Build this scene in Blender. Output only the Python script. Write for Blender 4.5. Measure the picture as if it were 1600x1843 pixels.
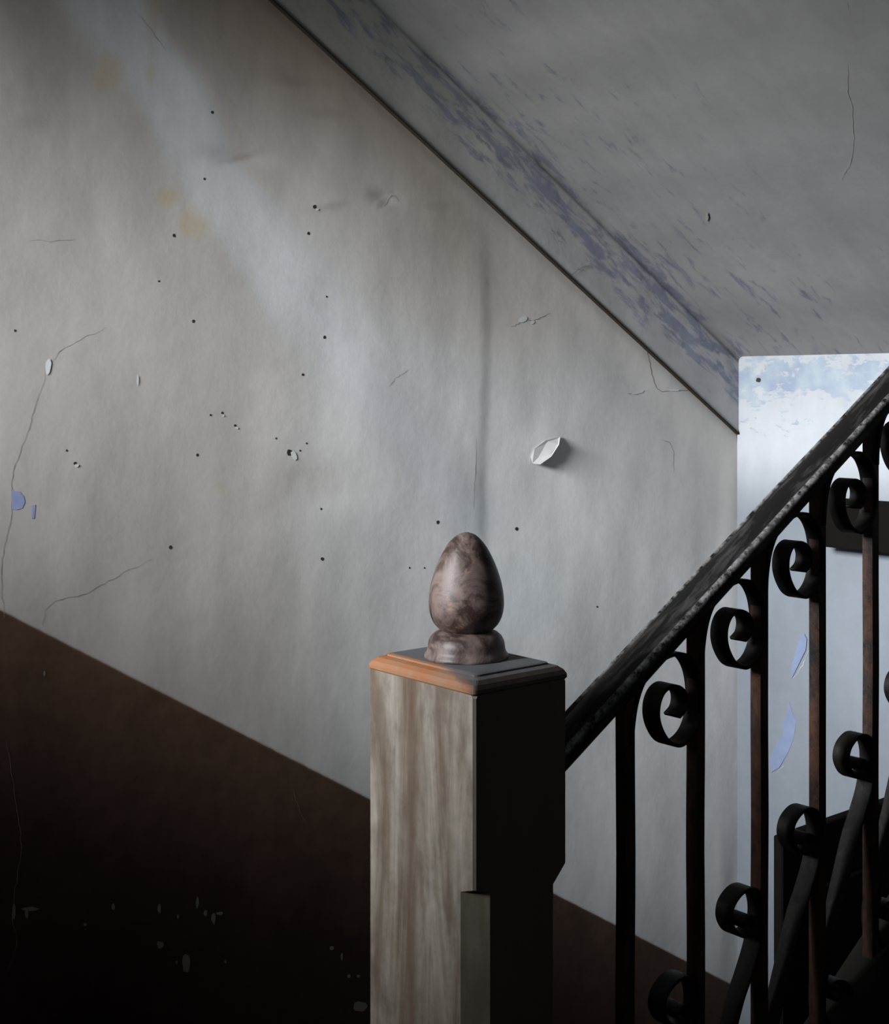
import bpy, bmesh, math, random
from mathutils import Vector, Matrix, noise as N
random.seed(4)
PI = math.pi
for o in list(bpy.data.objects): bpy.data.objects.remove(o)
C = bpy.context.scene.collection
SC = bpy.context.scene

# ------------------------------------------------------------------ camera
EYE = 1.45
FPX, YAW, CY = 2443.3, 0.87391, 700.0
cam = bpy.data.cameras.new('camera'); co = bpy.data.objects.new('camera', cam); C.objects.link(co)
co.location = (0, 0, EYE); co.rotation_euler = (PI/2, 0, YAW-PI/2)
cam.sensor_fit = 'HORIZONTAL'; cam.sensor_width = 36; cam.lens = FPX/1600*36
cam.shift_y = (CY-921.5)/1600
cam.clip_start = .02
SC.camera = co
# ------------------------------------------------------------------ light and exposure
w = bpy.data.worlds.new('world'); SC.world = w; w.use_nodes = True
w.node_tree.nodes['Background'].inputs[0].default_value = (.55, .65, .8, 1)
w.node_tree.nodes['Background'].inputs[1].default_value = .0
def area(name, loc, target, sx, sy, power, color, spread=180):
    l = bpy.data.lights.new(name, 'AREA'); l.shape = 'RECTANGLE'; l.size = sx; l.size_y = sy
    l.energy = power; l.color = color; l.spread = math.radians(spread)
    o = bpy.data.objects.new(name, l); C.objects.link(o); o.location = loc
    o.rotation_euler = (Vector(target)-Vector(loc)).to_track_quat('-Z', 'Y').to_euler()
    return o
WY0, WY1, WZ0, WZ1 = 1.2, 2.05, 1.85, 2.65      # the landing window behind the camera
area('window_daylight', (-1.32, (WY0+WY1)/2, (WZ0+WZ1)/2), (2.95, 1.80, 1.26), WY1-WY0, WZ1-WZ0, 52, (.95, .97, 1.0), 45)
area('added_fill_light', (.5, -1.25, 2.3), (1.3, 1.0, 1.0), .5, .5, 1.6, (.85, .92, 1.0), 110)  # added fill without a known source, lifts the post's dark side and handrail
SC.view_settings.view_transform = 'Standard'; SC.view_settings.look = 'None'
SC.view_settings.gamma = 1; SC.view_settings.use_curve_mapping = False
SC.view_settings.exposure = 0.0

# ------------------------------------------------------------------ measured planes
M = .605                       # pitch of the stairs
WALL = 2.3                     # left wall: y
END = 2.954                    # end wall: x
ZD = EYE+.1755                 # dado line  z = ZD - M x
ZC = EYE+1.6672                # crack under the soffit band
ZE = EYE+1.8744                # soffit arris
PX, PY, PWX, PWY = .847, .968, .124, .1665
PTOP = EYE-.291
RY = PY+PWY/2
B0, BS = 1.148, .12326
s_, c_ = math.sin(YAW), math.cos(YAW)
def ray(px, py):
    u = (px-800)/FPX; v = (CY-py)/FPX
    return Vector((c_+s_*u, s_-c_*u, v))
def onY(px, py, Y):            # where a sight line meets the plane y = Y
    r = ray(px, py); t = Y/r.y; return Vector((r.x*t, Y, EYE+r.z*t))
def onX(px, py, X):
    r = ray(px, py); t = X/r.x; return Vector((X, r.y*t, EYE+r.z*t))
# wall survey grid: position on a plane expressed by bearing/elevation seen from the landing
def bearing(p):
    r = s_*p[0]-c_*p[1]; d = c_*p[0]+s_*p[1]
    if d < .2: return (-9999, -9999)
    return (800+FPX*r/d, CY-FPX*(p[2]-EYE)/d)

# ------------------------------------------------------------------ helpers
def obj(name, verts, faces, mat, parent=None, smooth=False, loc=None):
    me = bpy.data.meshes.new(name); me.from_pydata([tuple(v) for v in verts], [], faces); me.update()
    if smooth:
        for p in me.polygons: p.use_smooth = True
    o = bpy.data.objects.new(name, me); C.objects.link(o)
    if mat: me.materials.append(mat)
    if parent: o.parent = parent
    if loc: o.location = loc
    return o
def bobj(name, bm, mat, parent=None, smooth=False):
    me = bpy.data.meshes.new(name)
    bmesh.ops.recalc_face_normals(bm, faces=bm.faces[:])
    bm.to_mesh(me); bm.free(); me.update()
    if smooth:
        for p in me.polygons: p.use_smooth = True
    o = bpy.data.objects.new(name, me); C.objects.link(o); me.materials.append(mat)
    if parent: o.parent = parent
    return o
def box(bm, x0, x1, y0, y1, z0, z1):
    r = bmesh.ops.create_cube(bm, size=1)
    for v in r['verts']:
        v.co = Vector(((x0+x1)/2+v.co.x*(x1-x0), (y0+y1)/2+v.co.y*(y1-y0), (z0+z1)/2+v.co.z*(z1-z0)))
    return r['verts']
def bevel(bm, w, seg=2):
    bmesh.ops.bevel(bm, geom=bm.edges[:], offset=w, segments=seg, affect='EDGES', profile=.6)
def empty(name, loc, label=None, cat=None, group=None, kind=None):
    o = bpy.data.objects.new(name, None); C.objects.link(o); o.location = loc
    if label: o['label'] = label
    if cat: o['category'] = cat
    if group: o['group'] = group
    if kind: o['kind'] = kind
    return o
def structure(o, label=None):
    o['kind'] = 'structure'
    if label: o['label'] = label
    return o
def setloc(ch, root):          # keep world coordinates of a part under its thing
    ch.parent = root; ch.matrix_parent_inverse = Matrix.Translation(root.location).inverted()
def catmull(P, n=8):
    P = [Vector(p) for p in P]; out = []
    for i in range(len(P)-1):
        a = P[i-1] if i else P[0]*2-P[1]; b = P[i]; c = P[i+1]; d = P[i+2] if i+2 < len(P) else P[-1]*2-P[-2]
        for k in range(n):
            t = k/n
            out.append(.5*((2*b)+(c-a)*t+(2*a-5*b+4*c-d)*t*t+(3*b-a-3*c+d)*t**3))
    out.append(P[-1]); return out

# ------------------------------------------------------------------ materials
class NT:
    def __init__(s, name):
        s.m = bpy.data.materials.new(name); s.m.use_nodes = True; s.t = s.m.node_tree
        s.b = s.t.nodes['Principled BSDF']
    def n(s, ty, **kw):
        nd = s.t.nodes.new(ty)
        for k, v in kw.items():
            if k.startswith('i_'):
                key = k[2:]; key = int(key) if key.isdigit() else key.replace('_', ' ')
                nd.inputs[key].default_value = v
            else: setattr(nd, k, v)
        return nd
    def l(s, a, b): s.t.links.new(a, b)
    def coord(s, scale=(1, 1, 1), rot=(0, 0, 0)):
        tc = s.n('ShaderNodeTexCoord'); mp = s.n('ShaderNodeMapping'); mp.inputs['Scale'].default_value = scale
        mp.inputs['Rotation'].default_value = rot
        m0 = s.n('ShaderNodeMapping'); m0.inputs['Rotation'].default_value = rot; mp.inputs['Rotation'].default_value = (0, 0, 0)
        s.l(tc.outputs['Object'], m0.inputs[0]); s.l(m0.outputs[0], mp.inputs[0]); return mp.outputs[0]
    def noise(s, vec, scale, detail=6, rough=.6, dist=0):
        nd = s.n('ShaderNodeTexNoise'); nd.inputs['Scale'].default_value = scale; nd.inputs['Detail'].default_value = detail
        nd.inputs['Roughness'].default_value = rough; nd.inputs['Distortion'].default_value = dist
        s.l(vec, nd.inputs['Vector']); return nd.outputs[0]
    def ramp(s, fac, stops):
        r = s.n('ShaderNodeValToRGB'); e = r.color_ramp.elements
        while len(e) < len(stops): e.new(.5)
        for i, (p, c) in enumerate(stops):
            e[i].position = p; e[i].color = (c[0], c[1], c[2], 1) if hasattr(c, '__len__') else (c, c, c, 1)
        s.l(fac, r.inputs[0]); return r.outputs[0]
    def mix(s, f, a, b, mode='MIX'):
        m = s.n('ShaderNodeMixRGB'); m.blend_type = mode
        for k, v in ((0, f), (1, a), (2, b)):
            if hasattr(v, 'links') or hasattr(v, 'is_linked'): s.l(v, m.inputs[k])
            elif k == 0: m.inputs[0].default_value = v
            else: m.inputs[k].default_value = (v[0], v[1], v[2], 1)
        return m.outputs[0]
    def math(s, op, a, b=None):
        m = s.n('ShaderNodeMath'); m.operation = op
        for k, v in ((0, a), (1, b)):
            if v is None: continue
            if hasattr(v, 'is_linked'): s.l(v, m.inputs[k])
            else: m.inputs[k].default_value = v
        return m.outputs[0]
    def attr(s, name):
        a = s.n('ShaderNodeAttribute'); a.attribute_name = name; return a
    def bump(s, h, strength=.3, dist=.01):
        b = s.n('ShaderNodeBump'); b.inputs['Strength'].default_value = strength; b.inputs['Distance'].default_value = dist
        s.l(h, b.inputs['Height']); s.l(b.outputs[0], s.b.inputs['Normal'])
    def done(s, col=None, rough=.8, spec=.3, metal=0):
        if col is not None:
            if hasattr(col, 'is_linked'): s.l(col, s.b.inputs['Base Color'])
            else: s.b.inputs['Base Color'].default_value = (*col, 1)
        if hasattr(rough, 'is_linked'): s.l(rough, s.b.inputs['Roughness'])
        else: s.b.inputs['Roughness'].default_value = rough
        s.b.inputs['Specular IOR Level'].default_value = spec; s.b.inputs['Metallic'].default_value = metal
        return s.m
def mat_plaster(name, streak=(9, 9, 1.3), blue=(.5, .6, .9), patch=(10, 10, 10), prot=(0, 0, 0), bumps=.25, dado=False, lvl=(.70, .76), amt=.62):
    """painted attribute 'tint' is the wash colour with some light balance painted in, 'under' says how much of the old blue coat shows"""
    t = NT(name); v = t.coord(); vs = t.coord(streak)
    n1 = t.noise(vs, 1.6, 5, .6, .4); n2 = t.noise(v, 28, 8, .65); n3 = t.noise(v, 3.2, 5, .55)
    tint = t.attr('tint').outputs['Color']
    c = t.mix(1, tint, t.ramp(n1, [(.25, .91), (.75, 1.07)]), 'MULTIPLY')
    c = t.mix(1, c, t.ramp(n3, [(.3, .93), (.7, 1.05)]), 'MULTIPLY')
    c = t.mix(1, c, t.ramp(n2, [(.3, .96), (.7, 1.03)]), 'MULTIPLY')
    vp = t.coord(patch, prot)
    p = t.noise(vp, 1.0, 10, .68, .35)
    u = t.attr('under').outputs['Fac']
    k = t.math('ADD', p, t.math('MULTIPLY', u, .42))
    mask = t.ramp(k, [(lvl[0], 0), (lvl[1], 1)])
    bl = t.mix(1, tint, t.mix(t.ramp(t.noise(v, 14, 5), [(.35, 0), (.7, 1)]), blue, tuple(min(1, b*1.5) for b in blue)), 'MULTIPLY')
    c = t.mix(t.math('MULTIPLY', mask, amt), c, bl)
    h = t.math('ADD', t.math('MULTIPLY', t.noise(v, 6, 6, .55), .8), t.math('MULTIPLY', n2, .16))
    h = t.math('SUBTRACT', h, t.math('MULTIPLY', mask, .05))
    rough = .85
    if dado:
        sx = t.n('ShaderNodeSeparateXYZ'); t.l(t.coord(), sx.inputs[0])
        e = t.math('ADD', sx.outputs[2], t.math('MULTIPLY', sx.outputs[0], M))
        e = t.math('SUBTRACT', e, t.math('MULTIPLY', t.math('SUBTRACT', t.noise(t.coord(), 40, 4), .5), .003))
        below = t.math('SUBTRACT', ZD, e)               # metres under the dado line
        vd = t.noise(v, 2.5, 6, .6)
        dc = t.mix(t.ramp(t.math('ADD', below, t.math('MULTIPLY', vd, .15)), [(.06, 1), (.42, 0)]), (.027, .0135, .011), (.060, .036, .023))
        dc = t.mix(1, dc, t.ramp(n2, [(.3, .8), (.7, 1.2)]), 'MULTIPLY')
        dc = t.mix(t.ramp(below, [(.0022, 1), (.0045, 0)]), dc, (.13, .085, .06))
        f = t.ramp(t.math('ADD', below, .5), [(.4998, 0), (.5008, 1)])
        c = t.mix(f, c, dc)
        rough = t.mix(f, (.85, .85, .85), (.6, .6, .6))
    t.bump(h, bumps, .012)
    return t.done(c, rough, .15)
m_wall = mat_plaster('limewashed plaster', (6, 6, 1.5), dado=True, bumps=.18)
m_soffit = mat_plaster('soffit plaster', (2.5, 9, 4), blue=(.42, .46, .60), patch=(9, 30, 36), prot=(0, -math.atan(M), 0), lvl=(.70, .80), amt=.85)
m_end = mat_plaster('end wall plaster', (6, 6, 2.0), blue=(.58, .66, .84), patch=(8, 21, 46), bumps=.3, lvl=(.70, .75), amt=.9)
def mat_flat(name, col, rough=.8, spec=.2, var=.25, scale=20):
    t = NT(name); n = t.noise(t.coord(), scale, 6)
    c = t.mix(n, tuple(x*(1-var) for x in col), tuple(x*(1+var) for x in col))
    t.bump(n, .15, .002)
    return t.done(c, rough, spec)
m_crack = mat_flat('crack', (.20, .185, .165), .95, 0)
m_hole = mat_flat('hole', (.03, .028, .025), .95, 0)
m_gap = mat_flat('gap', (.03, .024, .018), .95, 0)
m_flake = mat_flat('plaster flake', (.46, .47, .465), .9, .1)
m_flap = mat_flat('curled paint', (.33, .335, .33), .9, .1)
m_bluechip = mat_flat('blue chip', (.20, .235, .37), .9, .1)
m_pale = mat_flat('pale chip', (.13, .12, .105), .9, .1)
m_floor = mat_flat('worn floor', (.06, .045, .035), .7, .3)
m_dark = mat_flat('dark paint', (.02, .012, .010), .7, .2)
m_shell = mat_flat('shell plaster', (.22, .22, .22), .9, .1)
m_door = mat_flat('dark door', (.008, .006, .005), .8, .05)
m_black = mat_flat('matte black', (.004, .0035, .003), .9, .02)
m_step = mat_flat('stair stone', (.012, .0115, .010), .9, .05)

def mat_iron(name, base=(.010, .009, .009), rust=(.055, .025, .014), lo=.45, hi=.75, rough=.42, spec=.5, wear_glint=None):
    t = NT(name); v = t.coord((1, 1, .45)); n = t.noise(v, 38, 8, .7); n2 = t.noise(t.coord(), 160, 4, .7)
    c = t.mix(t.ramp(n, [(lo, 0), (hi, 1)]), base, rust)
    if wear_glint: c = t.mix(t.ramp(t.noise(t.coord(), 70, 9, .75), [(.55, 0), (.66, 1)]), c, wear_glint)
    t.bump(t.math('ADD', n, t.math('MULTIPLY', n2, .4)), .35, .002)
    return t.done(c, t.ramp(n2, [(.3, rough-.1), (.7, rough+.15)]), spec)
m_iron = mat_iron('black iron')
m_bar = mat_iron('rusty bar', (.007, .006, .006), rust=(.038, .017, .010), spec=.2, lo=.4, hi=.62)
m_scroll = mat_iron('scroll iron', (.0032, .0032, .0032), (.008, .0068, .005), rough=.55, spec=.12)
def mat_handrail():
    t = NT('handrail paint'); v = t.coord((1, 1, 1), (0, math.atan(M), 0))
    mp = t.coord((6, 30, 30), (0, math.atan(M), 0))
    n = t.noise(mp, 1.6, 9, .7, .3); n2 = t.noise(v, 90, 6, .7)
    c = t.mix(t.ramp(n, [(.50, 0), (.66, 1)]), (.0055, .0054, .0054), (.036, .034, .033))
    e = t.attr('edge').outputs['Fac']
    wear_glint = t.math('MULTIPLY', e, t.ramp(n2, [(.40, 0), (.60, 1)]))
    c = t.mix(wear_glint, c, (.15, .146, .146))  # edge highlights painted into the colour along with worn paint
    t.bump(n2, .3, .0015)
    return t.done(c, .58, .12)
m_rail = mat_handrail()

def mat_post():
    t = NT('peeling cream paint'); v = t.coord((19, 19, 2.4)); v2 = t.coord((11, 11, 4.5)); v0 = t.coord()
    n = t.noise(v, 1.3, 8, .66, .7); n2 = t.noise(v2, 2.2, 8, .65); n3 = t.noise(v0, 60, 6, .7)
    c = t.mix(t.ramp(n, [(.36, 0), (.62, 1)]), (.088, .064, .042), (.215, .195, .165))
    c = t.mix(t.ramp(n2, [(.50, 0), (.66, .85)]), c, (.085, .066, .048))
    c = t.mix(1, c, t.ramp(n3, [(.3, .85), (.7, 1.1)]), 'MULTIPLY')
    # worn stripe down the left face
    sx = t.n('ShaderNodeSeparateXYZ'); t.l(v0, sx.inputs[0])
    d = t.math('ABSOLUTE', t.math('SUBTRACT', sx.outputs[1], .096))
    st = t.math('MULTIPLY', t.ramp(d, [(.004, 1), (.011, 0)]), t.ramp(t.noise(v, .7, 5), [(.3, .9), (.65, .15)]))
    c = t.mix(st, c, (.07, .043, .026))
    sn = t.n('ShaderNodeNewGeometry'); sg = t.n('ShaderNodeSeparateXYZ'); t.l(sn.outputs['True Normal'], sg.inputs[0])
    # darker brown on the side towards the upper flight and its chamfer
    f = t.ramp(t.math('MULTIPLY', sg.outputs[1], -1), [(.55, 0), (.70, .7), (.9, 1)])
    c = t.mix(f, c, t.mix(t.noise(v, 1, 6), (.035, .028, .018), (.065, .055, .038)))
    t.bump(t.math('ADD', n, t.math('MULTIPLY', n3, .3)), .3, .003)
    return t.done(c, .7, .25)
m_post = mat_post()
def mat_cap():
    t = NT('chipped cap paint'); v0 = t.coord(); n = t.noise(v0, 26, 8, .65, .4); n2 = t.noise(v0, 90, 5, .6)
    sx = t.n('ShaderNodeSeparateXYZ'); t.l(v0, sx.inputs[0])
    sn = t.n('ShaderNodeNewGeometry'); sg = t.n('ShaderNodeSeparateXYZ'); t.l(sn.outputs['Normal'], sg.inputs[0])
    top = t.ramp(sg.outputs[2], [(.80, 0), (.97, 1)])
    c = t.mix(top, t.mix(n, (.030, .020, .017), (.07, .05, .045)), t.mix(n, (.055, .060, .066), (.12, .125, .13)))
    # bare orange wood along the front edge (local x small), ragged towards the top
    k = t.math('ADD', sx.outputs[0], t.math('MULTIPLY', t.math('SUBTRACT', n, .5), .016))
    yy = t.math('MULTIPLY', t.math('MAXIMUM', t.math('SUBTRACT', .058, sx.outputs[1]), 0.0), .32)
    m = t.ramp(t.math('ADD', k, yy), [(.014, 1), (.0165, 0)])
    orange = t.mix(t.ramp(n, [(.4, 0), (.65, 1)]), (.22, .088, .034), (.19, .12, .08))
    c = t.mix(m, c, orange)
    t.bump(t.math('SUBTRACT', n2, t.math('MULTIPLY', m, .5)), .3, .0015)
    return t.done(c, .6, .3)
m_cap = mat_cap()
def mat_finial():
    t = NT('worn varnish'); v0 = t.coord(); n = t.noise(v0, 26, 9, .72, .8); n2 = t.noise(t.coord((1, 1, 2)), 26, 9, .75)
    c = t.mix(t.ramp(n, [(.42, 0), (.58, 1)]), (.030, .017, .014), (.13, .095, .085))
    c = t.mix(t.ramp(n2, [(.60, 0), (.67, .8)]), c, (.22, .125, .072))
    c = t.mix(t.ramp(t.noise(v0, 12, 6, .6), [(.55, 0), (.75, .8)]), c, (.17, .155, .15))
    t.bump(t.math('ADD', n, t.math('MULTIPLY', n2, .5)), .3, .002)
    return t.done(c, t.ramp(n, [(.3, .36), (.7, .6)]), .4)
m_fin = mat_finial()

# ------------------------------------------------------------------ setting
def seg_dist(p, a, b):
    ax, ay = a; bx, by = b; dx, dy = bx-ax, by-ay
    t = max(0, min(1, ((p[0]-ax)*dx+(p[1]-ay)*dy)/(dx*dx+dy*dy+1e-9)))
    return math.hypot(p[0]-ax-t*dx, p[1]-ay-t*dy), t
def sm(a, b, x):
    t = max(0, min(1, (x-a)/(b-a))); return t*t*(3-2*t)
def lerp(a, b, t): return tuple(x+(y-x)*t for x, y in zip(a, b))
EDGEX = onY(860, 700, WALL).x            # plaster joint running down the wall
def relief(X, Z):
    """how far the wall bulges into the stairwell (m)"""
    n = N.noise(Vector((X*1.3, Z*1.1, 3)))*.012+N.noise(Vector((X*3.2, Z*2.2, 8)))*.0045+N.noise(Vector((X*9, Z*5, 1)))*.0012
    zz = sm(.95, 1.15, Z)*(1-sm(1.62, 1.85, Z))
    ex = EDGEX+.006*math.sin(Z*9)
    r = sm(ex-.22, ex, X) if X < ex else 1-sm(ex, ex+.04, X)
    n += .0018*r*zz
    # dents and ridges of old patching
    for (px, py, rx, ry, a) in ((430, 282, 55, 14, -.004), (690, 355, 30, 12, -.004), (545, 140, 60, 16, -.003), (985, 800, 60, 40, .003), (600, 860, 90, 60, -.004)):
        q = onY(px, py, WALL)
        n += a*math.exp(-((X-q.x)/(rx/900))**2-((Z-q.z)/(ry/900))**2)
    f = sm(0, .14, ZC-M*X-Z)*sm(0, .08, END-X)
    return n*f-.002*(1-sm(0, .03, ZC-M*X-Z))
def grid_wall(name, us, vs, P, mat, tintf, underf):
    verts = []; tint = []; und = []
    for v in vs:
        for u in us:
            p = P(u, v); verts.append(p); tint.append(tintf(p)); und.append(underf(p))
    nu = len(us); faces = [(j*nu+i, j*nu+i+1, (j+1)*nu+i+1, (j+1)*nu+i) for j in range(len(vs)-1) for i in range(nu-1)]
    o = obj(name, verts, faces, mat, smooth=True)
    a = o.data.color_attributes.new('tint', 'FLOAT_COLOR', 'POINT')
    a.data.foreach_set('color', [x for t in tint for x in (*t, 1)])
    b = o.data.attributes.new('under', 'FLOAT', 'POINT'); b.data.foreach_set('value', und)
    return o
def rng(a, b, st):
    n = max(1, round((b-a)/st)); return [a+(b-a)*i/n for i in range(n+1)]
GREY = (.325, .308, .287); WARM = (.235, .185, .14); COOL = (.43, .445, .455); DADO = (.016, .0065, .0055); DADO2 = (.035, .018, .010)
def wall_tint(p):
    X, Z = p[0], p[2]
    zd = ZD-M*X+.0015*N.noise(Vector((X*14, 0, 0)))
    b = bearing((X, WALL, Z))
    c = lerp(GREY, (.55, .555, .55), sm(300, 1000, b[0]+120*N.noise(Vector((X*2, Z*2, 0)))))  # left end painted darker to offset the stronger light it gets
    # wall turns browner and darker towards the soffit
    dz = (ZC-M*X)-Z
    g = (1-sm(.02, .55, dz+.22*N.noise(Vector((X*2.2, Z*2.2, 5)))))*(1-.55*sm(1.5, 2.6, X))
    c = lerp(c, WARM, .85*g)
    # long bluish wash mark of an older handrail
    d, t = seg_dist(b, (170, -40), (470, 430)); d2, t2 = seg_dist(b, (470, 430), (840, 930))
    dd = min(d, d2); wd = 64+34*N.noise(Vector((X*5, Z*5, 2)))
    c = lerp(c, COOL, .8*(1-sm(wd*.35, wd*1.35, dd)))
    for (px, py, rx, ry, a) in ((195, 140, 20, 35, .5), (305, 358, 16, 22, .6), (352, 402, 26, 22, .6), (275, 45, 10, 60, .45), (405, 880, 16, 14, .25)):
        e = math.hypot((b[0]-px)/rx, (b[1]-py)/ry)*.85+1.1*N.noise(Vector((X*18, Z*14, 4)))+.6*N.noise(Vector((X*45, Z*40, 4)))
        c = lerp(c, (.33, .26, .14), .75*a*(1-sm(.3, 1.3, e)))
    for (px, py, rx, ry, rot, a) in ((432, 284, 48, 9, -.25, .55), (548, 146, 70, 13, .05, .35), (590, 205, 40, 14, .1, .3), (592, 372, 45, 10, -.2, .3), (688, 366, 20, 6, -.7, .6), (708, 352, 18, 5, .8, .5), (785, 372, 30, 9, 0, .3), (600, 860, 90, 60, 0, .18), (500, 880, 40, 70, .4, .2), (60, 220, 40, 20, 0, .2)):
        ca, sa = math.cos(rot), math.sin(rot); qx, qy = b[0]-px, b[1]-py
        e = math.hypot((qx*ca+qy*sa)/rx, (-qx*sa+qy*ca)/ry)+.35*N.noise(Vector((X*30, Z*30, 9)))
        c = lerp(c, (.17, .15, .125), a*(1-sm(.1, 1.2, e)))
    for (px, py, r, a) in ((940, 1080, 130, .4), (860, 930, 60, .3)):
        c = lerp(c, (.50, .56, .58), a*(1-sm(.2, 1.2, math.hypot(b[0]-px, b[1]-py)/r)))
    return c
def wall_under(p):
    return 0.0 if p[2] > ZD-M*p[0] else -.5
us = rng(-1.3, .85, .12)+rng(.86, 2.954, .008); vs = rng(-2.6, -.45, .2)+rng(-.44, 2.75, .008)+rng(2.8, 4.3, .15)
wl = structure(grid_wall('wall_left', us, vs, lambda u, v: (u, WALL-relief(u, v), v), m_wall, wall_tint, wall_under))
wl['label'] = 'limewashed stairwell wall over a dark maroon dado'
# crisp dado edge is needed: thin painted line along it
def on_wall(px, py, off=.0004):
    q = onY(px, py, WALL); q = onY(px, py, WALL-relief(q.x, q.z)-off); return q
def ribbon(name, pts, wpx, mat, parent, taper=True, surf=on_wall, jitter=2.0):
    P = catmull([(x, y, 0) for x, y in pts], 10)
    verts = []; k = len(P)
    for i, p in enumerate(P):
        a = P[max(0, i-1)]; b = P[min(k-1, i+1)]; t = (b-a).normalized(); nn = Vector((-t.y, t.x, 0))
        wv = .8*wpx*(.5+.5*abs(N.noise(Vector((p.x*.08, p.y*.08, 1))))*2)*(math.sin(PI*min(1, max(0, (i+.6)/k)))**.4 if taper else 1)
        j = jitter*1.6*N.noise(Vector((p.x*.05, p.y*.05, 7)))+jitter*.9*N.noise(Vector((p.x*.21, p.y*.21, 3)))
        for sgn in (-.5, .5):
            q = p+nn*(wv*sgn+j); verts.append(surf(q.x, q.y))
    return obj(name, verts, [(2*i, 2*i+1, 2*i+3, 2*i+2) for i in range(k-1)], mat, parent)
def blob(name, px, py, rx, ry, mat, parent, surf=on_wall, seed=0, n=14, rot=0):
    verts = [surf(px, py)]
    for i in range(n):
        a = 2*PI*i/n; r = 1+.35*N.noise(Vector((math.cos(a)*1.4, math.sin(a)*1.4, seed*3.1+px)))
        x, y = rx*r*math.cos(a), ry*r*math.sin(a)
        verts.append(surf(px+x*math.cos(rot)-y*math.sin(rot), py+x*math.sin(rot)+y*math.cos(rot)))
    return obj(name, verts, [(0, i+1, (i+1) % n+1) for i in range(n)], mat, parent)
for pts, wd in (
    ([(88, 655), (72, 705), (48, 780), (24, 850), (20, 930), (5, 1000), (3, 1060), (8, 1112)], 1.6),
    ([(190, 590), (120, 625), (90, 655)], 1.1),
    ([(76, 1125), (84, 1095), (110, 1078), (150, 1070), (215, 1035), (275, 1005)], 1.4),
    ([(1163, 620), (1170, 655), (1184, 700), (1215, 704), (1262, 700)], 2.2),
    ([(1130, 710), (1150, 708), (1160, 703)], 2.6),
    ([(1190, 790), (1208, 800), (1213, 850)], .8),
    ([(692, 372), (705, 352), (718, 362)], 2.0),
    ([(920, 588), (935, 582), (950, 574), (962, 577), (990, 563)], 2.4),
    ([(857, 790), (856, 850), (853, 915)], 1.0),
    ([(245, 20), (275, 60), (300, 92)], .9),
    ([(52, 432), (110, 434), (135, 430)], 1.0),
    ([(697, 695), (712, 682), (735, 664)], .9),
    ):
    ribbon('crack', pts, wd, m_crack, wl)
for x, y, r in ((27, 595, 2.4), (348, 578, 3.4), (584, 607, 3), (545, 674, 3), (379, 747, 2.2), (400, 743, 2.5), (423, 766, 2.6), (120, 811, 2.2), (135, 834, 3.4),
                (355, 819, 3), (521, 814, 6), (552, 798, 2), (540, 811, 2), (566, 372, 4), (382, 202, 3), (368, 322, 2.4), (286, 506, 2), (588, 534, 2),
                (580, 1006, 3.5), (307, 985, 3.5), (788, 940, 3.5), (930, 952, 3.6), (578, 916, 2.2), (497, 789, 2), (555, 420, 3), (313, 424, 3.5), (737, 1022, 1.8), (764, 1022, 1.8), (1075, 1092, 2)):
    blob('nail_hole', x, y, r*.8, r*.95, m_hole, wl, seed=x, n=9)
for x, y, rx, ry, rot in ((529, 820, 5, 9, -.4), (402, 748, 2, 2, 0), (426, 770, 3, 2, .5), (138, 838, 4, 3, 0), (87, 660, 5, 15, .1), (941, 575, 9, 5, -.3), (958, 580, 4, 3, 0), (1148, 706, 12, 3, -.2), (571, 377, 3, 2, 0), (1212, 702, 12, 2, 0), (248, 684, 1.6, 10, 0)):
    blob('plaster_flake', x, y, rx, ry, m_flake, wl, seed=x, rot=rot, surf=lambda a, b: on_wall(a, b, .0009))
# the curled leaf of paint
def flap():
    base = [(955, 822), (962, 808), (982, 793), (1008, 786), (1006, 800), (992, 822), (972, 836), (958, 834)]
    lift = [.003, .003, .003, .004, .016, .017, .016, .008]
    vt = [on_wall(x, y, l) for (x, y), l in zip(base, lift)]
    back = [on_wall(x, y, l-.0025) for (x, y), l in zip(base, lift)]
    n = len(base)
    return obj('plaster_flap', vt+back, [tuple(range(n)), tuple(range(2*n-1, n-1, -1))]+[(i, (i+1) % n, n+(i+1) % n, n+i) for i in range(n)], m_flap, wl)
flap()
o = obj('paint_chip', [on_wall(*p) for p in ((20, 880), (26, 884), (36, 885), (43, 894), (45, 904), (40, 915), (30, 918), (21, 917))], [tuple(range(8))], m_bluechip, wl)
o = obj('paint_chip', [on_wall(*p) for p in ((55, 911), (64, 908), (62, 933), (57, 934), (58, 914))], [tuple(range(5))], m_bluechip, wl)
for x, y, rx, ry, rot in ((25, 1640, 3, 14, 0), (55, 1636, 14, 4, -.3), (48, 1645, 3, 9, .1), (204, 1632, 3, 6, -.5), (287, 1636, 3, 8, 0), (355, 1625, 3, 10, .4), (384, 1652, 4, 10, -.4), (370, 1643, 3, 6, -.6),
                     (395, 1644, 6, 3, -.2), (288, 1700, 7, 6, 0), (335, 1735, 7, 16, -.2), (320, 1650, 2, 4, 0), (153, 1664, 3, 3, 0), (597, 1706, 4, 4, 0), (615, 1722, 2, 7, .1), (628, 1757, 3, 3, 0), (645, 1757, 3, 3, 0), (318, 1732, 2, 3, 0), (406, 1731, 2, 3, 0), (648, 1812, 14, 9, 0), (80, 1212, 2, 5, 0)):
    blob('paint_chip', x, y, rx, ry, m_pale, wl, seed=x)
ribbon('crack', [(12, 1330), (25, 1420), (38, 1520), (30, 1590), (22, 1650), (30, 1700), (8, 1760)], 1.6, m_pale, wl)
ribbon('crack', [(528, 1420), (535, 1450), (550, 1478)], 1.4, m_pale, wl)

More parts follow.
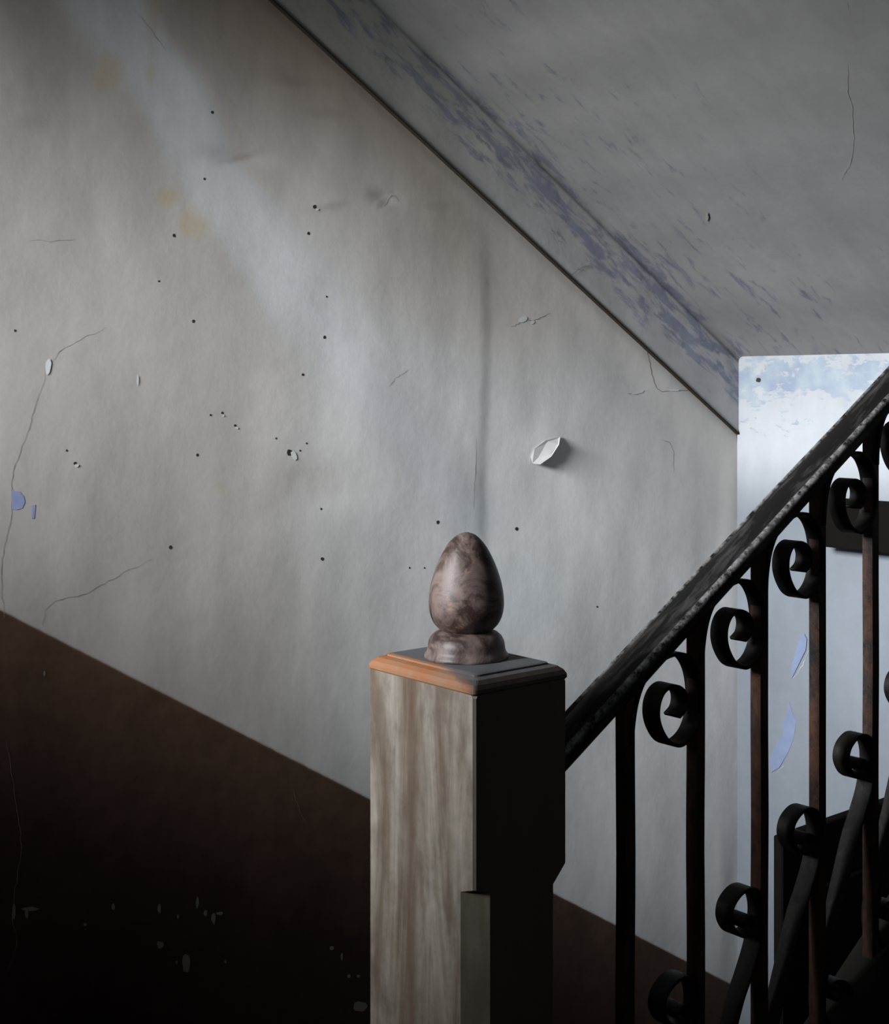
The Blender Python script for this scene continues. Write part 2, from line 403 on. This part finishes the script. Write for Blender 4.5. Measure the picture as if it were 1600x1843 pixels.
# --- sloping soffit with the plaster band that comes down onto the wall
SOFY = WALL-.005
prof = [(SOFY+.010, ZC-.001), (SOFY, ZC)]
R = .014
for z in rng(ZC+.006, ZE-R, .008): prof.append((SOFY, z))
for i in range(1, 9):
    a = PI/2*i/8; prof.append((SOFY-R+R*math.cos(a), ZE-R+R*math.sin(a)))
for y in rng(SOFY-R-.01, 1.0, .01): prof.append((y, ZE))
for y in rng(.9, -1.45, .15): prof.append((y, ZE))
prof_len = [0]
for a, b in zip(prof, prof[1:]): prof_len.append(prof_len[-1]+math.dist(a, b))
nb = sum(1 for q in prof if q[0] >= SOFY-.0001)
def sof_relief(X, k):
    return .0035*N.noise(Vector((X*2.3, k*3, 0)))+.0012*N.noise(Vector((X*8, k*9, 2)))
sx = rng(-1.3, .5, .15)+rng(.52, END, .01)
verts = []; tint = []; und = []
BAND = prof_len[nb-1]
for X in sx:
    for (y, z), L in zip(prof, prof_len):
        r = sof_relief(X, L)*sm(0, .04, L)*sm(0, .06, END-X); bow = .006*math.sin((X-.9)*1.9)
        y2 = y-(r if y > SOFY-.02 and L > .012 else 0); z2 = z-M*X+(r if y < SOFY-.02 else 0)
        if L < .012: z2 += .0
        verts.append((X, y2, z2))
        e = abs(L-BAND-.03)
        b = bearing((X, y, z-M*X))
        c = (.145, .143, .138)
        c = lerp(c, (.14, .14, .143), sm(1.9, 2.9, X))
        if L < BAND: c = lerp((.27, .26, .24), (.33, .33, .335), sm(1.4, 2.9, X))  # light balance in the tint: soffit darker than its band, as it catches more
        c = lerp(c, (.24, .236, .232), .6*math.exp(-(e/.010)**2)*(.5+.9*N.noise(Vector((X*7, 0, 5)))))  # highlight of the worn arris painted into the tint
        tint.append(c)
        # the old blue coat shows mostly around the arris
        u = .82*math.exp(-((L-BAND*.72)/(.11+.03*N.noise(Vector((X*4, 1, 1)))))**2)+.36*math.exp(-((L-BAND-.12)/.10)**2)
        u *= .65+.35*sm(.9, 2.2, X)
        # and along the top of the end wall
        u = max(u, .75*math.exp(-((END-X)/.07)**2)*(1 if y < SOFY-.1 else 0))
        und.append(u-.17)
np_ = len(prof)
faces = [(i*np_+j, (i+1)*np_+j, (i+1)*np_+j+1, i*np_+j+1) for i in range(len(sx)-1) for j in range(np_-1)]
so = structure(obj('ceiling', verts, faces, m_soffit, smooth=True), 'sloping underside of the flight above, grey plaster with worn blue patches')
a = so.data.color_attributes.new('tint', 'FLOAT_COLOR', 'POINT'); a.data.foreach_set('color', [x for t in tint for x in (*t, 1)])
b = so.data.attributes.new('under', 'FLOAT', 'POINT'); b.data.foreach_set('value', und)
def on_band(px, py, off=.0015):
    return onY(px, py, SOFY-off-.003)
# open joint between band and wall
V = []; xs = rng(.4, END-.002, .02)
for X in xs:
    wob = .0012*N.noise(Vector((X*12, 3, 0)))
    for dz in (-.0038+wob, .0006): V.append((X, SOFY-.0035, ZC-M*X+dz))
    for dz in (-.0038+wob, .0006): V.append((X, WALL+.02, ZC-M*X+dz))
F = []
for i in range(len(xs)-1):
    k = 4*i
    F += [(k, k+1, k+5, k+4), (k, k+4, k+6, k+2), (k+1, k+3, k+7, k+5)]
structure(obj('trim_1', V, F, m_gap), 'dark open joint between wall and soffit band')
ribbon('crack', [(1028, 496), (1040, 486), (1052, 482), (1066, 474)], 3.0, m_crack, so, surf=on_band)
def on_sof(px, py, off=.0045):        # sloping plane z = ZE - M x
    r = ray(px, py); t = (ZE-EYE)/(r.z+M*r.x); q = r*t; q.z += EYE-.0006+sof_relief(q.x, BAND+R*.57+(SOFY-R-q.y)); return q
ribbon('crack', [(1524, 0), (1530, 60), (1526, 150), (1535, 220), (1532, 280), (1512, 322)], 1.8, m_crack, so, surf=on_sof)
blob('paint_chip', 1272, 388, 3, 7, m_crack, so, surf=on_sof)
blob('paint_chip', 1542, 68, 3, 6, m_crack, so, surf=on_sof)

# --- end wall
ZT = ZE-M*END
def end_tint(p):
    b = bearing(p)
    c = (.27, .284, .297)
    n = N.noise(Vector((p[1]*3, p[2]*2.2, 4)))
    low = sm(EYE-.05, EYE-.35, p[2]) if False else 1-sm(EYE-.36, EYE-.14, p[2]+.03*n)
    c = lerp(c, (.12, .134, .15), low)  # dimmer light on the lower wall painted in as a darker tint
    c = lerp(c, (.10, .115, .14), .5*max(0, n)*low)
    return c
def end_under(p):
    d = ZT-p[2]
    u = .78*math.exp(-((d-.06)/.085)**2)+.35*math.exp(-((WALL-p[1]-.05)/.05)**2)*(1-sm(.2, .5, d))
    return max(u, .5*math.exp(-((d-.16)/.10)**2))-.17
us = rng(WALL-.0, 1.6, .01)+rng(1.55, -1.45, .15); vs = rng(-2.6, -.6, .2)+rng(-.55, ZT+.0, .01)
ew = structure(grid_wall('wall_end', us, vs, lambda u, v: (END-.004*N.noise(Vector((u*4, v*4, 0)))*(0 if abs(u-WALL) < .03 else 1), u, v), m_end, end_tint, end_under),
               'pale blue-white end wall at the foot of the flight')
def on_end(px, py, off=.0006):
    q = onX(px, py, END); return onX(px, py, END-.004*N.noise(Vector((q.y*4, q.z*4, 0)))*(0 if abs(q.y-WALL) < .03 else 1)-off)
blob('nail_hole', 1365, 684, 5, 4, m_hole, ew, surf=on_end)
for pts in ([(1447, 1140), (1452, 1150), (1450, 1170), (1440, 1190), (1428, 1215), (1424, 1222), (1425, 1195), (1432, 1172), (1438, 1152)],
            [(1420, 1262), (1425, 1280), (1433, 1298), (1428, 1330), (1418, 1355), (1402, 1382), (1388, 1390), (1386, 1362), (1398, 1335), (1410, 1320), (1408, 1295), (1416, 1290)]):
    obj('paint_chip', [on_end(*p, .0025) for p in pts], [tuple(range(len(pts)))], mat_flat('blue undercoat', (.115, .14, .21), .9, .1), ew)
m_eflake = mat_flat('end flake', (.22, .24, .26), .9, .1)
ribbon('plaster_flake', [(1461, 1155), (1452, 1180), (1438, 1208), (1424, 1224)], 2, m_eflake, ew, surf=on_end)
ribbon('plaster_flake', [(1420, 1262), (1430, 1285), (1437, 1305), (1428, 1345), (1415, 1372), (1396, 1392)], 2.4, m_eflake, ew, surf=on_end)

# --- the rest of the shell
def shell(name, boxes, mat, label=None):
    bm = bmesh.new()
    for b in boxes: box(bm, *b)
    return structure(bobj(name, bm, mat), label)
shell('wall_landing', [(-1.5, -1.35, -1.6, WY0, -.2, 4.3), (-1.5, -1.35, WY1, WALL+.1, -.2, 4.3), (-1.5, -1.35, WY0, WY1, -.2, WZ0), (-1.5, -1.35, WY0, WY1, WZ1, 4.3)], m_shell, 'landing wall with its window')
shell('shade_beam', [(-.6, -.42, -1.45, WALL-.02, 2.24, 4.3)], m_shell, 'unseen beam across the landing, added to shade soffit and upper wall')  # unseen beam added to keep window light off soffit and upper wall
shell('wall_right', [(-1.35, END, -1.6, -1.45, -2.6, 4.3)], m_shell, 'dark wall beside the upper flight')
shell('floor', [(-1.35, .84, -1.45, WALL-.02, -.18, 0), (2.79, END-.01, .99, WALL-.02, -1.55, -1.37)], m_floor, 'landing floors')

# --- flights of stairs
def flight(root, x0, z0, sgn, y0, y1, n, going, rise):
    for i in range(n):
        bm = bmesh.new()
        xa = x0+going*i; z = z0+sgn*rise*(i+1)
        box(bm, xa-.02, xa+going, y0, y1, z-.035, z); bevel(bm, .004, 1)
        setloc(bobj('tread', bm, m_step), root)
        bm = bmesh.new(); box(bm, xa+(0 if sgn > 0 else -.0), xa+.02, y0+.005, y1-.005, z-(rise-.0005 if sgn > 0 else -.0005)+(0 if sgn > 0 else 0), z-.0355 if sgn > 0 else z+rise-.036)
        setloc(bobj('riser', bm, m_step), root)
st = empty('staircase', (.86, .3, 0), 'dark stone stairs climbing away behind the iron railing', 'staircase')
flight(st, .86, 0, 1, -.9, PY-.012, 7, .28, .28*M)
STR = onY(1550, 1768, RY-.012)                       # top line of the string seen in the photo
def string_z(X): return STR.z+M*(X-STR.x)
bm = bmesh.new()
xa, xb = PX+PWX+.001, 2.94; ya, yb = RY-.028, RY+.028
vv = []
for X in (xa, xb):
    for y, dz in ((ya, 0), (yb, 0), (yb, -.30), (ya, -.30)): vv.append(bm.verts.new((X, y, string_z(X)+dz)))
for q in ((0, 1, 2, 3), (7, 6, 5, 4), (0, 4, 5, 1), (1, 5, 6, 2), (2, 6, 7, 3), (3, 7, 4, 0)): bm.faces.new([vv[k] for k in q])
bevel(bm, .006, 2)
setloc(bobj('string', bm, m_step), st)
sd = empty('staircase', (.84, 1.6, 0), 'dark stone stairs going down along the dado of the left wall', 'staircase')
flight(sd, .86, 0, -1, RY+.06, WALL-.025, 7, .28, .28*M)

# --- door standing open at the foot of the stairs
DY = 1.6; q = onY(1408, 1508, DY)
dr = structure(empty('door_1', (q.x, DY, -1.36)), 'dark door standing open at the foot of the stairs')
bm = bmesh.new(); box(bm, q.x, END-.03, DY, DY+.022, -1.35, q.z); bevel(bm, .003, 1); setloc(bobj('door_leaf', bm, m_black), dr)
for z0, z1 in ((-1.15, -.35), (-.25, q.z-.12)):
    bm = bmesh.new(); box(bm, q.x+.1, END-.13, DY-.008, DY+.001, z0, z1); bevel(bm, .004, 1); setloc(bobj('door_panel', bm, m_black), dr)

# --- black box added over an unexplained dark area of the end wall
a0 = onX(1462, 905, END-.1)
sh = empty('dark_area_box', (END-.05, a0.y-.3, onX(1590, 908, END-.1).z), 'black box added over an unexplained dark area of the end wall', 'dark_area_box')
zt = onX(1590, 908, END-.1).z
bm = bmesh.new(); box(bm, END-.10, END-.006, a0.y-.75, a0.y, zt-.115, zt); bevel(bm, .004, 2); setloc(bobj('dark_area_box_body', bm, m_black), sh)

# ------------------------------------------------------------------ newel post
np0 = empty('newel_post', (PX, PY, 0), 'square newel post in peeling cream paint topped by a brown egg finial', 'post')
def post_shaft():
    # cross-section loops from the bottom up: chamfered shaft, square head
    def loop(z, c, r=.0025):
        x0, x1, y0, y1 = 0, PWX, 0, PWY
        c = max(c, r); zn = z+(.012 if .955 < z < .96 else 0)      # the near chamfer stops squarely
        return [(x0+c, y0, zn), (x1-c, y0, z), (x1, y0+c, z), (x1, y1-r, z), (x1-r, y1, z), (x0+r, y1, z), (x0, y1-r, z), (x0, y0+c, zn)]
    zs = [(0, .020), (.30, .020), (.6, .020), (.952, .020), (.956, .020), (.974, .0025), (1.0, .0025), (PTOP-.003, .0025), (PTOP, .0045)]
    V = []; F = []
    for z, c in zs: V += loop(z, c)
    n = 8
    for k in range(len(zs)-1):
        for i in range(n): F.append((k*n+i, k*n+(i+1) % n, (k+1)*n+(i+1) % n, (k+1)*n+i))
    F.append(tuple(range(n-1, -1, -1))); F.append(tuple((len(zs)-1)*n+i for i in range(n)))
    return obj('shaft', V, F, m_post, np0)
post_shaft()
def post_cap():
    # bottom fillet, ovolo, top plate
    P = [(.0003, 0), (-.0012, .002), (-.001, .0055), (.0012, .0095), (.0055, .0130), (.0105, .0145), (.0118, .0145), (.0125, .0163), (.0155, .0172), (.03, .0175)]
    V = []; F = []; cr = .003
    for ins, h in P:
        x0, x1, y0, y1 = ins, PWX-ins, ins, PWY-ins; r = max(.0035, .004+ins*.12)
        for cx, cy_, a0 in ((x1-r, y0+r, -PI/2), (x1-r, y1-r, 0), (x0+r, y1-r, PI/2), (x0+r, y0+r, PI)):
            for i in range(4):
                a = a0+PI/2*i/3; V.append((cx+r*math.cos(a), cy_+r*math.sin(a), h))
    n = 16
    for k in range(len(P)-1):
        for i in range(n): F.append((k*n+i, k*n+(i+1) % n, (k+1)*n+(i+1) % n, (k+1)*n+i))
    F.append(tuple(range(n-1, -1, -1))); F.append(tuple((len(P)-1)*n+i for i in range(n)))
    return obj('cap', V, F, m_cap, np0, loc=(0, 0, PTOP-.0005), smooth=False)
cap = post_cap()
def lathe(name, prof, mat, parent, loc, n=64):
    prof = [tuple(q) for q in prof]
    V = []; F = []
    for r, z in prof:
        for i in range(n):
            a = 2*PI*i/n; V.append((r*math.cos(a), r*math.sin(a), z))
    for k in range(len(prof)-1):
        for i in range(n): F.append((k*n+i, k*n+(i+1) % n, (k+1)*n+(i+1) % n, (k+1)*n+i))
    F.append(tuple(range(n-1, -1, -1))); F.append(tuple((len(prof)-1)*n+i for i in range(n)))
    return obj(name, V, F, mat, parent, smooth=True, loc=loc)
ct = onY(837, 1176, PY+PWY/2)
FS = .965
cx, cyy = PWX/2, PWY/2
fin = lathe('finial', [(r*FS, z*FS) for r, z in [(p.x, p.y) for p in catmull([(.018, .0270, 0), (.0262, .0285, 0), (.0335, .0350, 0), (.0382, .0445, 0), (.0400, .0560, 0), (.0393, .0680, 0), (.0370, .0800, 0), (.0330, .0930, 0), (.0275, .1060, 0), (.0200, .1190, 0), (.0110, .1285, 0), (.0030, .1320, 0)], 5)]],
            m_fin, np0, (cx, cyy, PTOP+.0168))
lathe('finial_base', [(r*FS, z*FS) for r, z in [(.0445, 0), (.0449, .0015), (.0442, .004), (.0422, .0065), (.0412, .010), (.0409, .0135), (.0400, .018), (.0376, .0225), (.0336, .0260), (.0292, .028), (.0262, .0287), (.024, .0297)]],
      m_fin, np0, (cx, cyy, PTOP+.0168))

# ------------------------------------------------------------------ iron railing
rl = empty('stair_railing', (B0, RY, string_z(B0)), 'black wrought iron railing with scrolls and handrail rising right from the newel post', 'railing')
RT = EYE-.989-.021
def rail_z(X): return RT+M*X
def handrail():
    # cross-section (across y, up z): convex top with a bead on either edge
    w = .024
    sec = [(-w, -.012), (-w-.001, -.004), (-w, .000), (-w+.004, .0022), (-w+.0075, .0008), (-.010, .0035), (0, .0045), (.010, .0035), (w-.0075, .0008), (w-.004, .0022), (w, .000), (w+.001, -.004), (w, -.012), (w-.006, -.018), (-w+.006, -.018)]
    V = []; F = []; E = []
    xs = rng(PX+PWX+.0003, 2.60, .02); n = len(sec)
    nz = Vector((-M, 0, 1)).normalized()
    for X in xs:
        for i, (y, z) in enumerate(sec):
            j = .0007*N.noise(Vector((X*6, y*20, 1)))
            V.append((X+nz.x*z if X != xs[0] else X, RY+y+j, rail_z(X)+z*1.15+j)); E.append(1 if i in (2, 3, 9, 10) else 0)
    for k in range(len(xs)-1):
        for i in range(n): F.append((k*n+i, k*n+(i+1) % n, (k+1)*n+(i+1) % n, (k+1)*n+i))
    F.append(tuple(range(n-1, -1, -1))); F.append(tuple((len(xs)-1)*n+i for i in range(n)))
    o = obj('handrail', V, F, m_rail, smooth=True)
    a = o.data.attributes.new('edge', 'FLOAT', 'POINT'); a.data.foreach_set('value', E)
    setloc(o, rl); return o
handrail()
BW = .0155
NB = 8
for k in range(NB):
    X = B0+k*BS
    bm = bmesh.new()
    vs_ = box(bm, X-BW/2, X+BW/2, RY-BW/2, RY+BW/2, string_z(X)-.01, rail_z(X)-.012)
    bmesh.ops.subdivide_edges(bm, edges=[e for e in bm.edges if abs(e.verts[0].co.z-e.verts[1].co.z) > .2], cuts=14)
    for v in bm.verts:
        v.co.x += .0009*N.noise(Vector((v.co.z*6, k*3, 0))); v.co.y += .0009*N.noise(Vector((v.co.z*6, k*3, 5)))
    setloc(bobj('baluster', bm, m_bar), rl)
def strip(name, path, width, thick, mat):
    """flat bar bent edge-on: path in the x-z plane, bar width across y"""
    P = catmull(path, 8); n = len(P); V = []; F = []
    for i, p in enumerate(P):
        a = P[max(0, i-1)]; b = P[min(n-1, i+1)]; t = (b-a).normalized(); nn = Vector((-t.z, 0, t.x))
        for sy, st_ in ((-1, -1), (1, -1), (1, 1), (-1, 1)):
            q = p+nn*(thick/2*st_); V.append((q.x, RY+sy*width/2, q.z))
    for k in range(n-1):
        for i in range(4): F.append((4*k+i, 4*k+(i+1) % 4, 4*k+4+(i+1) % 4, 4*k+4+i))
    F += [(3, 2, 1, 0), tuple(4*(n-1)+i for i in range(4))]
    o = obj(name, V, F, mat, smooth=False)
    m = o.modifiers.new('bevel', 'BEVEL'); m.width = .0008; m.segments = 1
    return o
def traced(pts, ox, oy, sc): return [onY(ox+x/sc, oy+y/sc, RY) for x, y in pts]
up = traced([(-90, 1150), (-80, 950), (-40, 690), (35, 470), (150, 300), (290, 190), (430, 152), (545, 190), (622, 310), (662, 470), (674, 660), (658, 840), (606, 1000), (525, 1110),
             (430, 1160), (320, 1120), (240, 1000), (200, 860), (205, 710), (255, 580), (340, 510), (430, 520), (495, 580), (512, 670), (490, 770), (425, 850)], 1140, 1150, 6.154)
lowt = traced([(555, 490), (560, 440), (598, 412), (636, 455), (628, 525), (575, 552), (510, 520), (472, 430), (490, 320), (560, 232), (635, 225), (680, 300), (690, 430), (660, 640), (600, 850), (520, 1120), (460, 1400), (410, 1700)], 1300, 1400, 4.16)
for k in range(NB-1):
    off = Vector((BS*k, 0, BS*k*M))
    setloc(strip('top_scroll', [p+off for p in up], .025, .0045, m_scroll), rl)
for k in range(0, NB-1):            # s-scrolls between baluster k and k+1
    off = Vector((BS*(k-2), 0, BS*(k-2)*M))
    top = [p+off for p in lowt]
    xa, xb = B0+BS*k, B0+BS*(k+1)
    foot = Vector(((xa+xb)/2, RY, string_z((xa+xb)/2)))
    # the lower curl is the upper one turned half round
    cen = Vector(((xa+xb)/2-.004, RY, (top[8].z+string_z(xa)+.02)/2))
    bot = [Vector((2*cen.x-p.x, RY, 2*cen.z-p.z)) for p in top[:15]][::-1]
    setloc(strip('s_scroll', top[:16]+bot[1:], .025, .0045, m_scroll), rl)
